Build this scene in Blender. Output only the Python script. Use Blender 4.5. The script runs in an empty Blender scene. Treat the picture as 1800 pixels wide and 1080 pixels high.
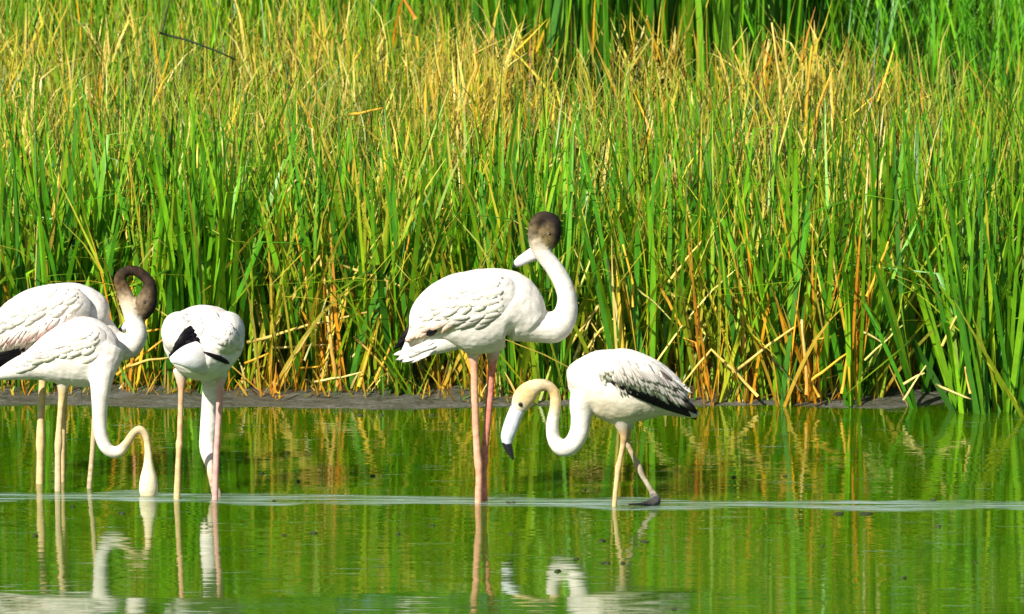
import bpy, bmesh, math, random
import numpy as np
from mathutils import Vector, Matrix, kdtree, noise as mnoise

random.seed(7); rng = np.random.default_rng(7)
sc = bpy.context.scene
COL = sc.collection
R = math.radians

# ------------------------------------------------------------------ camera
F = 12150.0                      # focal length in photo pixels (1800 wide)
CAM = Vector((0.0, -30.0, 30.0 * math.tan(R(9.0))))
PITCH = R(9.0) - math.atan(335.0 / F)
cam_d = bpy.data.cameras.new('camera'); cam = bpy.data.objects.new('camera', cam_d); COL.objects.link(cam)
cam.location = CAM; cam.rotation_euler = (math.pi / 2 - PITCH, 0, 0)
cam_d.sensor_width = 36; cam_d.lens = F / 1800 * 36
cam_d.clip_start = 0.5; cam_d.clip_end = 2000
cam_d.dof.use_dof = True; cam_d.dof.focus_distance = 30.9; cam_d.dof.aperture_fstop = 8
sc.camera = cam

# ------------------------------------------------------------------ light
SUN_EL, SUN_AZ = 39.0, 217.0     # azimuth clockwise from +Y (camera looks +Y): behind the camera, to the left
w = bpy.data.worlds.new("World"); sc.world = w; w.use_nodes = True
nt = w.node_tree; nt.nodes.clear()
sky = nt.nodes.new('ShaderNodeTexSky'); sky.sky_type = 'NISHITA'; sky.sun_disc = False
sky.sun_elevation = R(SUN_EL); sky.sun_rotation = R(SUN_AZ)
bg = nt.nodes.new('ShaderNodeBackground'); bg.inputs[1].default_value = 0.06
wo = nt.nodes.new('ShaderNodeOutputWorld')
nt.links.new(sky.outputs[0], bg.inputs[0]); nt.links.new(bg.outputs[0], wo.inputs[0])
sun_d = bpy.data.lights.new('sun', 'SUN'); sun_d.energy = 5.0; sun_d.angle = R(0.5); sun_d.color = (1.0, 0.94, 0.84)
sun = bpy.data.objects.new('sun', sun_d); COL.objects.link(sun)
sd = Vector((math.sin(R(SUN_AZ)) * math.cos(R(SUN_EL)), math.cos(R(SUN_AZ)) * math.cos(R(SUN_EL)), math.sin(R(SUN_EL))))
sun.rotation_euler = sd.to_track_quat('Z', 'Y').to_euler()
sun.location = (-8, -12, 14)
sc.view_settings.view_transform = 'Standard'; sc.view_settings.look = 'None'
sc.view_settings.gamma = 1; sc.view_settings.use_curve_mapping = False
sc.view_settings.exposure = 0.95
sc.cycles.max_bounces = 8; sc.cycles.diffuse_bounces = 3; sc.cycles.glossy_bounces = 3
sc.cycles.transmission_bounces = 3; sc.cycles.transparent_max_bounces = 4
sc.cycles.caustics_reflective = False; sc.cycles.caustics_refractive = False

# ------------------------------------------------------------------ helpers
FW = Vector((0, math.cos(PITCH), -math.sin(PITCH))); UP = Vector((0, math.sin(PITCH), math.cos(PITCH))); RT = Vector((1, 0, 0))
def at(px, py, Y):
    """world point seen at photo pixel (px,py) at depth Y"""
    d = RT * ((px - 900) / F) + UP * ((540 - py) / F) + FW
    return CAM + d * ((Y - CAM.y) / d.y)
def ground_Y(py, z=0.0):
    d = UP * ((540 - py) / F) + FW
    return CAM.y + d.y * ((z - CAM.z) / d.z)
def mpp(Y):
    return (Y - CAM.y) / math.cos(R(8.5)) / F      # metres per photo pixel
def PX(x, Y):
    return 900 + x / mpp(Y)

def new_mat(name):
    m = bpy.data.materials.new(name); m.use_nodes = True
    nt = m.node_tree; nt.nodes.clear()
    return m, nt, nt.nodes, nt.links
def math_node(N, L, op, a, b=None, c=None, clamp=False):
    n = N.new('ShaderNodeMath'); n.operation = op; n.use_clamp = clamp
    for i, v in enumerate((a, b, c)):
        if v is None: continue
        if isinstance(v, (int, float)): n.inputs[i].default_value = v
        else: L.new(v, n.inputs[i])
    return n.outputs[0]
def noise_node(N, L, vec, scale, detail=3, rough=0.55, out=0):
    n = N.new('ShaderNodeTexNoise'); n.inputs['Scale'].default_value = scale
    n.inputs['Detail'].default_value = detail; n.inputs['Roughness'].default_value = rough
    L.new(vec, n.inputs['Vector']); return n.outputs[out]
def mapped(N, L, vec, scale, loc=(0, 0, 0)):
    m = N.new('ShaderNodeMapping'); m.inputs['Scale'].default_value = scale; m.inputs['Location'].default_value = loc
    L.new(vec, m.inputs['Vector']); return m.outputs[0]
def ramp(N, L, fac, stops):
    r = N.new('ShaderNodeValToRGB'); e = r.color_ramp.elements
    while len(e) < len(stops): e.new(0.5)
    for q, (p, c) in zip(e, stops):
        q.position = p; q.color = (*c, 1) if len(c) == 3 else c
    L.new(fac, r.inputs[0]); return r.outputs[0]

# ------------------------------------------------------------------ materials
def leaf_material(name, rough=0.42, trans=0.32, rnd=(0.72, 1.3)):
    m, nt, N, L = new_mat(name)
    out = N.new('ShaderNodeOutputMaterial'); a = N.new('ShaderNodeAttribute'); a.attribute_name = 'Col'
    tc = N.new('ShaderNodeTexCoord'); geo = N.new('ShaderNodeNewGeometry')
    oi = N.new('ShaderNodeObjectInfo')
    n1 = noise_node(N, L, mapped(N, L, geo.outputs['Position'], (14, 14, 5)), 3.0, 3)
    v = N.new('ShaderNodeMapRange'); v.inputs[3].default_value = rnd[0]; v.inputs[4].default_value = rnd[1]
    L.new(oi.outputs['Random'], v.inputs[0])
    v2 = N.new('ShaderNodeMapRange'); v2.inputs[1].default_value = 0.25; v2.inputs[2].default_value = 0.75
    v2.inputs[3].default_value = 0.72; v2.inputs[4].default_value = 1.25
    L.new(n1, v2.inputs[0])
    mul = math_node(N, L, 'MULTIPLY', v.outputs[0], v2.outputs[0])
    mx = N.new('ShaderNodeVectorMath'); mx.operation = 'SCALE'
    L.new(a.outputs['Color'], mx.inputs[0]); L.new(mul, mx.inputs['Scale'])
    p = N.new('ShaderNodeBsdfPrincipled'); p.inputs['Roughness'].default_value = rough
    p.inputs['Specular IOR Level'].default_value = 0.35
    L.new(mx.outputs[0], p.inputs['Base Color'])
    t = N.new('ShaderNodeBsdfTranslucent'); L.new(mx.outputs[0], t.inputs[0])
    mix = N.new('ShaderNodeMixShader'); mix.inputs[0].default_value = trans
    L.new(p.outputs[0], mix.inputs[1]); L.new(t.outputs[0], mix.inputs[2])
    L.new(mix.outputs[0], out.inputs[0]); return m
M_LEAF = leaf_material('reed_leaf'); M_MASS = leaf_material('reed_mass', rnd=(1.0, 1.0)); M_STALK = leaf_material('dry_stalk', 0.6, 0.08, (0.9, 1.1))

def plumage_material():
    m, nt, N, L = new_mat('plumage')
    out = N.new('ShaderNodeOutputMaterial'); a = N.new('ShaderNodeAttribute'); a.attribute_name = 'Col'
    geo = N.new('ShaderNodeNewGeometry')
    n1 = noise_node(N, L, mapped(N, L, geo.outputs['Position'], (16, 16, 30)), 1.0, 5, 0.65)
    v2 = N.new('ShaderNodeMapRange'); v2.inputs[1].default_value = 0.3; v2.inputs[2].default_value = 0.7
    v2.inputs[3].default_value = 0.72; v2.inputs[4].default_value = 1.14; L.new(n1, v2.inputs[0])
    mx = N.new('ShaderNodeVectorMath'); mx.operation = 'SCALE'
    L.new(a.outputs['Color'], mx.inputs[0]); L.new(v2.outputs[0], mx.inputs['Scale'])
    p = N.new('ShaderNodeBsdfPrincipled'); p.inputs['Roughness'].default_value = 0.85
    p.inputs['Specular IOR Level'].default_value = 0.2
    L.new(mx.outputs[0], p.inputs['Base Color'])
    b = N.new('ShaderNodeBump'); b.inputs['Strength'].default_value = 0.22; b.inputs['Distance'].default_value = 0.008
    n2 = noise_node(N, L, mapped(N, L, geo.outputs['Position'], (40, 60, 95), (1, 2, 3)), 1.6, 5, 0.65)
    L.new(n2, b.inputs['Height']); L.new(b.outputs[0], p.inputs['Normal'])
    L.new(p.outputs[0], out.inputs[0]); return m
M_PLUME = plumage_material()

def plain(name, col, rough=0.5, spec=0.4, var=0.15, scale=40):
    m, nt, N, L = new_mat(name)
    out = N.new('ShaderNodeOutputMaterial'); geo = N.new('ShaderNodeNewGeometry')
    n1 = noise_node(N, L, geo.outputs['Position'], scale, 3)
    c = ramp(N, L, n1, [(0.3, tuple(x * (1 - var) for x in col)), (0.7, tuple(x * (1 + var) for x in col))])
    p = N.new('ShaderNodeBsdfPrincipled'); p.inputs['Roughness'].default_value = rough; p.inputs['Specular IOR Level'].default_value = spec
    L.new(c, p.inputs['Base Color']); L.new(p.outputs[0], out.inputs[0]); return m
M_DARKFEATHER = plain('dark_feather', (0.005, 0.004, 0.006), 0.6, 0.15)
M_BILL = plain('bill_grey', (0.50, 0.52, 0.56), 0.4, 0.4)
M_BILLTIP = plain('bill_black', (0.008, 0.008, 0.012), 0.35, 0.5)
M_EYE = plain('eye_dark', (0.015, 0.008, 0.008), 0.15, 0.6)
M_DEBRIS = plain('debris', (0.022, 0.030, 0.008), 0.7, 0.3, 0.5, 90)

def mud_material():
    m, nt, N, L = new_mat('wet_mud')
    out = N.new('ShaderNodeOutputMaterial'); geo = N.new('ShaderNodeNewGeometry'); pos = geo.outputs['Position']
    n1 = noise_node(N, L, mapped(N, L, pos, (3, 8, 8)), 2.2, 5, 0.65)
    n2 = noise_node(N, L, mapped(N, L, pos, (1, 2, 1)), 34, 4, 0.7)
    c1 = ramp(N, L, n1, [(0.3, (0.036, 0.036, 0.017)), (0.5, (0.068, 0.068, 0.050)), (0.72, (0.13, 0.13, 0.12))])
    c2 = ramp(N, L, n2, [(0.32, (0.35, 0.35, 0.3)), (0.52, (1, 1, 1)), (0.75, (1.35, 1.35, 1.25))])
    mx = N.new('ShaderNodeMix'); mx.data_type = 'RGBA'; mx.blend_type = 'MULTIPLY'; mx.inputs[0].default_value = 1
    L.new(c1, mx.inputs[6]); L.new(c2, mx.inputs[7])
    p = N.new('ShaderNodeBsdfPrincipled'); p.inputs['Roughness'].default_value = 0.55; p.inputs['Specular IOR Level'].default_value = 0.4
    L.new(mx.outputs[2], p.inputs['Base Color'])
    b = N.new('ShaderNodeBump'); b.inputs['Strength'].default_value = 0.8; b.inputs['Distance'].default_value = 0.02
    L.new(n2, b.inputs['Height']); L.new(b.outputs[0], p.inputs['Normal'])
    L.new(p.outputs[0], out.inputs[0]); return m
M_MUD = mud_material()

def water_material():
    m, nt, N, L = new_mat('pond_water')
    out = N.new('ShaderNodeOutputMaterial'); geo = N.new('ShaderNodeNewGeometry'); pos = geo.outputs['Position']
    sep = N.new('ShaderNodeSeparateXYZ'); L.new(pos, sep.inputs[0]); X, Y = sep.outputs[0], sep.outputs[1]
    def centred(sx, sy, sc_, det=2, loc=(0, 0, 0)):
        col = noise_node(N, L, mapped(N, L, pos, (sx, sy, 1), loc), sc_, det, 0.5, 1)
        s = N.new('ShaderNodeVectorMath'); s.operation = 'SUBTRACT'; s.inputs[1].default_value = (0.5, 0.5, 0.5)
        L.new(col, s.inputs[0]); return s.outputs[0]
    def scaled(v, k):
        s = N.new('ShaderNodeVectorMath'); s.operation = 'SCALE'; L.new(v, s.inputs[0])
        if isinstance(k, float): s.inputs['Scale'].default_value = k
        else: L.new(k, s.inputs['Scale'])
        return s.outputs[0]
    def add(a, b):
        s = N.new('ShaderNodeVectorMath'); s.operation = 'ADD'; L.new(a, s.inputs[0]); L.new(b, s.inputs[1]); return s.outputs[0]
    long_n = centred(0.8, 6.0, 1.4); fine_n = centred(2.5, 30.0, 1.6, 3, (3, 1, 0)); rip_n = centred(4.0, 34.0, 2.2, 3, (9, 4, 0))
    # breeze streak through the birds' feet
    wob = noise_node(N, L, mapped(N, L, pos, (0.7, 0.0, 0.0)), 1.0, 3)
    cY = math_node(N, L, 'MULTIPLY_ADD', wob, 0.5, -0.36)
    cY = math_node(N, L, 'MULTIPLY_ADD', X, -0.075, cY)
    dY = math_node(N, L, 'ABSOLUTE', math_node(N, L, 'SUBTRACT', Y, cY))
    wid = noise_node(N, L, mapped(N, L, pos, (1.3, 0.0, 0.0), (5, 0, 0)), 1.0, 2)
    wid = math_node(N, L, 'MULTIPLY_ADD', wid, 0.42, -0.08)
    band = N.new('ShaderNodeMapRange'); band.interpolation_type = 'SMOOTHSTEP'
    L.new(math_node(N, L, 'SUBTRACT', dY, wid), band.inputs[0]); band.inputs[1].default_value = 0.035; band.inputs[2].default_value = -0.03
    band.inputs[3].default_value = 0.0; band.inputs[4].default_value = 1.0
    brk = noise_node(N, L, mapped(N, L, pos, (1.1, 24.0, 1), (2, 7, 0)), 1.5, 4, 0.68)
    brkm = N.new('ShaderNodeMapRange'); L.new(brk, brkm.inputs[0]); brkm.inputs[1].default_value = 0.42; brkm.inputs[2].default_value = 0.62
    band_m = math_node(N, L, 'MULTIPLY', band.outputs[0], brkm.outputs[0], clamp=True)
    # small wind flecks elsewhere
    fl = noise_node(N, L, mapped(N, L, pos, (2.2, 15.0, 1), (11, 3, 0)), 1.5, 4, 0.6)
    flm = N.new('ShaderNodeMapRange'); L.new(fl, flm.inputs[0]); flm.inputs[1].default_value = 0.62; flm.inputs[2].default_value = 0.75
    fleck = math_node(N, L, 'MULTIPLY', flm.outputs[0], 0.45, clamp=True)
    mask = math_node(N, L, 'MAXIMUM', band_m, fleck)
    # calm ripples: slopes mostly along the line of sight (crests run sideways)
    s = add(scaled(long_n, 0.034), scaled(fine_n, 0.10))
    s = add(s, scaled(rip_n, math_node(N, L, 'MULTIPLY', mask, 0.30)))
    sp = N.new('ShaderNodeSeparateXYZ'); L.new(s, sp.inputs[0])
    nx = math_node(N, L, 'MULTIPLY', sp.outputs[0], 0.10)
    sw = N.new('ShaderNodeMapRange'); sw.interpolation_type = 'SMOOTHSTEP'       # low swell in the foreground
    swe = math_node(N, L, 'MULTIPLY_ADD', noise_node(N, L, mapped(N, L, pos, (0.45, 0.6, 0), (4, 2, 0)), 1.0, 2), 1.0, Y)
    L.new(swe, sw.inputs[0]); sw.inputs[1].default_value = -1.90; sw.inputs[2].default_value = -2.08; sw.inputs[3].default_value = 0; sw.inputs[4].default_value = -0.028
    swx = N.new('ShaderNodeMapRange'); swx.interpolation_type = 'SMOOTHSTEP'; L.new(X, swx.inputs[0]); swx.inputs[1].default_value = 1.0; swx.inputs[2].default_value = 0.55
    swl = math_node(N, L, 'MULTIPLY', sw.outputs[0], swx.outputs[0])
    ny = math_node(N, L, 'ADD', math_node(N, L, 'MULTIPLY_ADD', mask, -0.10, sp.outputs[1]), swl)
    cb = N.new('ShaderNodeCombineXYZ'); L.new(nx, cb.inputs[0]); L.new(ny, cb.inputs[1]); cb.inputs[2].default_value = 1
    nm = N.new('ShaderNodeVectorMath'); nm.operation = 'NORMALIZE'; L.new(cb.outputs[0], nm.inputs[0])
    p = N.new('ShaderNodeBsdfPrincipled'); p.inputs['IOR'].default_value = 2.0
    p.inputs['Subsurface Weight'].default_value = 0.9; p.inputs['Subsurface Radius'].default_value = (1.0, 1.0, 0.6); p.inputs['Subsurface Scale'].default_value = 0.5; p.subsurface_method = 'BURLEY'
    big = noise_node(N, L, mapped(N, L, pos, (0.8, 1.4, 1), (1, 1, 0)), 1.3, 3)
    murk = ramp(N, L, big, [(0.3, (0.020, 0.076, 0.0005)), (0.7, (0.044, 0.094, 0.0006))])
    sky_sheen = N.new('ShaderNodeMix'); sky_sheen.data_type = 'RGBA'; L.new(math_node(N, L, 'MULTIPLY', mask, 0.70), sky_sheen.inputs[0])  # pale sky sheen of streak and flecks painted into the base colour
    L.new(murk, sky_sheen.inputs[6]); sky_sheen.inputs[7].default_value = (0.36, 0.44, 0.46, 1); L.new(sky_sheen.outputs[2], p.inputs['Base Color'])
    L.new(math_node(N, L, 'MULTIPLY_ADD', mask, 0.22, 0.045), p.inputs['Roughness'])
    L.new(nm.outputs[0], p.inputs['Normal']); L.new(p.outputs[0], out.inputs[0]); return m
M_WATER = water_material()

# ------------------------------------------------------------------ mesh utilities
def np_mesh(name, V, Fq, Cv, mat, smooth=True):
    """V (n,3), Fq (m,4) quads, Cv (n,3) vertex colours"""
    me = bpy.data.meshes.new(name)
    n, m = len(V), len(Fq)
    me.vertices.add(n); me.vertices.foreach_set('co', np.asarray(V, np.float32).ravel())
    me.loops.add(m * 4); me.loops.foreach_set('vertex_index', np.asarray(Fq, np.int32).ravel())
    me.polygons.add(m); me.polygons.foreach_set('loop_start', np.arange(0, m * 4, 4, dtype=np.int32))
    me.polygons.foreach_set('use_smooth', np.full(m, smooth))
    me.update(calc_edges=True)
    if Cv is not None:
        a = me.color_attributes.new('Col', 'FLOAT_COLOR', 'POINT')
        c = np.ones((n, 4), np.float32); c[:, :3] = Cv; a.data.foreach_set('color', c.ravel())
    me.materials.append(mat); return me
def link(name, me, parent=None, loc=None):
    o = bpy.data.objects.new(name, me); COL.objects.link(o)
    if parent is not None: o.parent = parent
    if loc is not None: o.location = loc
    return o
def tag(o, label, cat, group=None):
    o['label'] = label; o['category'] = cat
    if group: o['group'] = group
    return o

# ------------------------------------------------------------------ terrain + water
def bank_edge(x):
    px = 900 + x / mpp(2.8)
    e = 2.78 + 0.05 * math.sin(x * 2.1) + 0.035 * math.sin(x * 5.3 + 1)
    if px > 1560: e += 0.30 * min(1, (px - 1560) / 160)
    return e
def ground_z(x, y):
    e = bank_edge(max(-6, min(6, x)))
    d = y - e + 0.05 * mnoise.noise(Vector((x * 3, y * 6, 0)))
    if d < 0: return max(-0.14, d * 0.35)
    z = 0.07 * (1 - math.exp(-d / 0.35))
    return z + 0.012 * mnoise.noise(Vector((x * 7, y * 12, 2))) * min(1, d * 5) + max(0, min(0.5, (y - 14) * 0.01))
xs = np.concatenate([[-600, -200, -80, -40, -20, -12, -8], np.arange(-6, 6.01, 0.05), [8, 12, 20, 40, 80, 200, 600]])
ys = np.concatenate([[-400, -150, -60, -20, -8, -2, 1.5, 2.2], np.arange(2.5, 4.6, 0.035), [5, 6, 8, 10, 14, 20, 30, 60, 120, 300, 900]])
V = np.array([(x, y, ground_z(x, y)) for y in ys for x in xs])
nx_, ny_ = len(xs), len(ys)
Fq = np.array([(j * nx_ + i, j * nx_ + i + 1, (j + 1) * nx_ + i + 1, (j + 1) * nx_ + i) for j in range(ny_ - 1) for i in range(nx_ - 1)])
g = link('ground', np_mesh('ground', V, Fq, None, M_MUD)); g['kind'] = 'structure'; g['label'] = 'grey wet mud bank along the water'
xw = [-300, -60, -10, 10, 60, 300]; yw = [-300, -60, -10, 0, 3.6]
V = np.array([(x, y, 0.0) for y in yw for x in xw])
Fq = np.array([(j * 6 + i, j * 6 + i + 1, (j + 1) * 6 + i + 1, (j + 1) * 6 + i) for j in range(4) for i in range(5)])
wt = link('water', np_mesh('water', V, Fq, None, M_WATER)); wt['kind'] = 'structure'; wt['label'] = 'still green pond water with a pale breeze streak'

# ------------------------------------------------------------------ blades (vectorised ribbons)
def blades(base, h, width, lean_dir, lean, curve, kink_t, kink, yaw, c0, c1, c2, seg=5, fold=0.0):
    """n ribbons. Tilt from vertical grows along the blade; at kink_t it breaks over by `kink` radians."""
    n = len(h); rows = seg + 1
    pos = base.copy(); Vs = np.zeros((n, rows, 2, 3)); Cs = np.zeros((n, rows, 2, 3))
    for r in range(rows):
        t = r / seg
        prof = np.clip((1 - t) / 0.45, 0.06, 1) ** 0.8 * (0.75 + 0.25 * min(1, t * 4))
        wv = width * prof * 0.5
        wd = np.stack([np.cos(yaw), np.sin(yaw), np.zeros(n)], 1) * wv[:, None]
        Vs[:, r, 0] = pos - wd; Vs[:, r, 1] = pos + wd
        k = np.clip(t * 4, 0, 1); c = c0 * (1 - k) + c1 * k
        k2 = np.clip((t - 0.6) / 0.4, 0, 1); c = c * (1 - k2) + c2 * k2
        Cs[:, r, 0] = c; Cs[:, r, 1] = c
        th = lean + curve * (t + 0.5 / seg) ** 2 + np.where(t + 0.5 / seg > kink_t, kink, 0)
        step = (h / seg)[:, None] * np.stack([np.sin(th) * np.cos(lean_dir), np.sin(th) * np.sin(lean_dir), np.cos(th)], 1)
        pos = pos + step
        pos[:, 2] = np.maximum(pos[:, 2], 0.02)
    idx = np.arange(n)[:, None] * rows * 2 + np.arange(seg)[None, :] * 2
    Fq = np.stack([idx, idx + 1, idx + 3, idx + 2], -1).reshape(-1, 4)
    return Vs.reshape(-1, 3), Fq, Cs.reshape(-1, 3)
def join_blades(parts):
    Vs, Fs, Cs, o = [], [], [], 0
    for v, f, c in parts:
        Vs.append(v); Fs.append(f + o); Cs.append(c); o += len(v)
    return np.concatenate(Vs), np.concatenate(Fs), np.concatenate(Cs)

GREEN = np.array([[0.075, 0.240, 0.005], [0.125, 0.320, 0.007], [0.045, 0.185, 0.006], [0.20, 0.38, 0.009]])
LIME = np.array([[0.23, 0.34, 0.008], [0.30, 0.37, 0.012], [0.21, 0.30, 0.008], [0.40, 0.40, 0.03]])
STRAW = np.array([[0.60, 0.46, 0.070], [0.62, 0.51, 0.14], [0.53, 0.39, 0.035], [0.46, 0.38, 0.05], [0.62, 0.46, 0.04]])
OCHRE = np.array([[0.60, 0.30, 0.015], [0.64, 0.40, 0.02], [0.50, 0.20, 0.012]])
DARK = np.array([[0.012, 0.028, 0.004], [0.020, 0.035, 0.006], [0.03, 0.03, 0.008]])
def pick(P, n, jit=0.15):
    c = P[rng.integers(0, len(P), n)]
    return c * (1 + rng.normal(0, jit, (n, 1))).clip(0.5, 1.6) * (1 + rng.normal(0, 0.06, (n, 3)))
def fbm2(x, y, s, seed):
    return np.array([mnoise.noise(Vector((a * s + seed * 7.3, b * s * 0.7, seed * 3.1))) for a, b in zip(x, y)])

def scatter(n, x0, x1, y0, y1):
    return rng.uniform(x0, x1, n), rng.uniform(y0, y1, n)
def base_of(x, y, z=0.03):
    return np.stack([x, y, np.full(len(x), z) + 0.05 * np.clip(y - 3, 0, 1)], 1)

def make(kind, x, y, hs=1.0):
    n = len(x); U = rng.uniform; b = base_of(x, y)
    ld = U(0, 2 * math.pi, n); yaw = rng.normal(0, 0.9, n)
    one = np.ones(n)
    if kind == 'green':
        h = U(0.95, 1.55, n) * hs; c = pick(GREEN, n); tip = np.where(U(0, 1, n)[:, None] < 0.25, pick(LIME, n), c)
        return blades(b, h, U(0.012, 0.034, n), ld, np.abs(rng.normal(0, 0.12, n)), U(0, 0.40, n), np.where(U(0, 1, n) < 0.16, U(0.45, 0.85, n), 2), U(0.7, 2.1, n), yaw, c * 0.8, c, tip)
    if kind == 'lime':
        h = U(0.75, 1.35, n) * hs; c = pick(LIME, n); tip = np.where(U(0, 1, n)[:, None] < 0.5, pick(STRAW, n), c)
        kt = np.where(U(0, 1, n) < 0.2, U(0.5, 0.8, n), 2)
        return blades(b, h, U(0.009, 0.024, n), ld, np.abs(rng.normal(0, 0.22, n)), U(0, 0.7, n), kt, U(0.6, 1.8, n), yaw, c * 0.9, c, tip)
    if kind == 'straw':
        h = U(0.7, 1.4, n) * hs; c = pick(STRAW, n); bs = pick(OCHRE, n)
        kt = np.where(U(0, 1, n) < 0.45, U(0.35, 0.8, n), 2)
        return blades(b, h, U(0.009, 0.024, n), ld, np.abs(rng.normal(0, 0.32, n)), U(-0.1, 0.8, n), kt, U(0.6, 2.2, n), yaw, bs, c, c)
    if kind == 'ochre':
        h = U(0.6, 1.15, n) * hs; c = pick(OCHRE, n); t = pick(STRAW, n)
        kt = np.where(U(0, 1, n) < 0.3, U(0.4, 0.8, n), 2)
        return blades(b, h, U(0.008, 0.018, n), ld, np.abs(rng.normal(0, 0.12, n)), U(-0.1, 0.3, n), kt, U(0.6, 2.0, n), yaw, c * 0.9, c, t)
    if kind == 'tangle':      # wispy sedge tops
        h = U(0.18, 0.5, n); c = pick(np.array([[0.24, 0.29, 0.02], [0.42, 0.36, 0.06], [0.16, 0.25, 0.012], [0.54, 0.42, 0.08], [0.30, 0.32, 0.02]]), n)
        b[:, 2] = U(0.45, 1.12, n) * hs
        return blades(b, h, U(0.003, 0.008, n), ld, np.abs(rng.normal(0, 0.55, n)), U(-0.4, 1.4, n), one * 2, one * 0, yaw, c, c, c, seg=3)
    if kind == 'bits':        # dead leaf pieces caught between the stems
        h = U(0.12, 0.45, n); c = np.where(U(0, 1, n)[:, None] < 0.90, pick(STRAW, n), pick(OCHRE, n))
        b[:, 2] = U(0.03, 1.0, n) * hs
        kt = np.where(U(0, 1, n) < 0.4, U(0.3, 0.7, n), 2)
        return blades(b, h, U(0.006, 0.016, n), ld, np.abs(rng.normal(0.2, 0.5, n)), U(-0.3, 0.8, n), kt, U(-1.8, 1.8, n), yaw, c, c, c, seg=3)
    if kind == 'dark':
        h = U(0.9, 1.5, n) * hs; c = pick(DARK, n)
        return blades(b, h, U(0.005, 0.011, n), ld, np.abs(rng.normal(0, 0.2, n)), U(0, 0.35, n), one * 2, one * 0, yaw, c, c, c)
    if kind == 'cattail':
        h = U(2.2, 3.6, n) * hs; c = pick(GREEN, n) * np.array([0.75, 0.85, 0.9])
        return blades(b, h, U(0.018, 0.040, n), ld, U(0, 0.14, n), U(0, 0.3, n), one * 2, one * 0, yaw, c * 0.8, c, c)
    if kind == 'soft':
        h = U(1.0, 2.4, n) * hs; c = pick(np.array([[0.09, 0.32, 0.008], [0.15, 0.36, 0.012], [0.06, 0.24, 0.008]]), n)
        return blades(b, h, U(0.008, 0.02, n), ld, U(0, 0.3, n), U(0.1, 0.9, n), one * 2, one * 0, yaw, c, c, c)

# mass behind the front row: sedge and reeds from Y 3.75 back to 8.6
def mass(n, y0, y1, mixf):
    x, y = scatter(n, -5.2, 5.2, y0, y1)
    f1 = fbm2(x, y, 1.1, 1); f2 = fbm2(x, y, 2.3, 2); px = np.array([PX(a, b) for a, b in zip(x, y)])
    return x, y, f1, f2, px
parts = []
x, y, f1, f2, px = mass(32000, 3.7, 12.5, None)
def far_ok(px, y):
    """the dry canopy ends earlier where the cattails stand"""
    lim = np.interp(px, [820, 900, 1330, 1380, 1480, 1560, 1640, 1700], [12.5, 7.9, 7.7, 9.5, 8.6, 8.4, 9.0, 8.0])
    return y < lim + rng.normal(0, 0.25, len(y))
ok = far_ok(px, y); x, y, f1, f2, px = x[ok], y[ok], f1[ok], f2[ok], px[ok]
depth = ((y - 3.7) / 5.1).clip(0, 1.05)
green_p = 0.70 - 0.32 * depth + 0.9 * f1 + np.where(px < 460, 0.16, 0) + np.where(px > 1640, 0.6, 0) + np.where((px < 760) & (y > 5.5), 0.40, 0) + np.where((px > 1330) & (y > 6.5), 0.3, 0)
straw_p = 0.10 + 0.22 * depth + 0.8 * f2 - np.where(px > 1640, 0.45, 0) - np.where(px < 300, 0.05, 0)
u = rng.uniform(0, 1, len(x))
green_p = green_p.clip(0.04, 0.92); straw_p = straw_p.clip(0.03, 1.1)
tot = green_p + straw_p + 0.55
k = u * tot
sel_g = k < green_p; sel_s = (k >= green_p) & (k < green_p + straw_p); sel_l = k >= green_p + straw_p
hs = (0.86 + 0.16 * f1) * np.interp(y, [3.7, 4.6, 8.8, 12.5], [1.0, 0.9, 0.9, 1.5])
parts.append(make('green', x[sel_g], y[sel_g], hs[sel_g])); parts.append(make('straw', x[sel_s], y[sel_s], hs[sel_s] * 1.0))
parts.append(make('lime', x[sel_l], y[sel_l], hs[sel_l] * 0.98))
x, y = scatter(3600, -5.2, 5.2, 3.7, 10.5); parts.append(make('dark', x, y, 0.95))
f = fbm2(x, y, 1.6, 5); x, y = scatter(1100, -5.2, 5.2, 3.7, 8.6); f = fbm2(x, y, 1.6, 5); s = f > 0.12
parts.append(make('ochre', x[s], y[s], 0.95))
x, y = scatter(15000, -5.0, 5.0, 4.1, 11.5); px = np.array([PX(a, b) for a, b in zip(x, y)]); s = ((px < 1650) | (rng.uniform(0, 1, len(x)) < 0.25)) & far_ok(px, y)
parts.append(make('tangle', x[s], y[s], 0.98))
x, y = scatter(8000, -5.0, 5.0, 3.5, 11.0); px = np.array([PX(a, b) for a, b in zip(x, y)]); s = ((px < 1650) | (rng.uniform(0, 1, len(x)) < 0.2)) & far_ok(px, y)
parts.append(make('bits', x[s], y[s], 1.1))
for (cx, cy, sx, sy, n_) in ((845, 250, 0.12, 0.6, 800), (1125, 125, 0.22, 0.4, 450), (760, 110, 0.30, 0.6, 450), (1420, 190, 0.15, 0.5, 400), (40, 90, 0.22, 0.6, 450), (1320, 200, 0.14, 0.4, 350), (880, 60, 0.12, 0.5, 350), (570, 90, 0.12, 0.5, 250)):
    Yc = ground_Y(cy, 0.95); xc = (cx - 900) * mpp(Yc)
    parts.append(make('bits', rng.normal(xc, sx, n_), rng.normal(Yc, sy * 0.6, n_).clip(3.8, 8.7), 1.15))
V, Fq, Cv = join_blades(parts)
o = link('reeds', np_mesh('reeds', V, Fq, Cv, M_MASS)); o['kind'] = 'stuff'; o['label'] = 'dense mixed green and straw reeds filling the marsh behind the bank'
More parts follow.
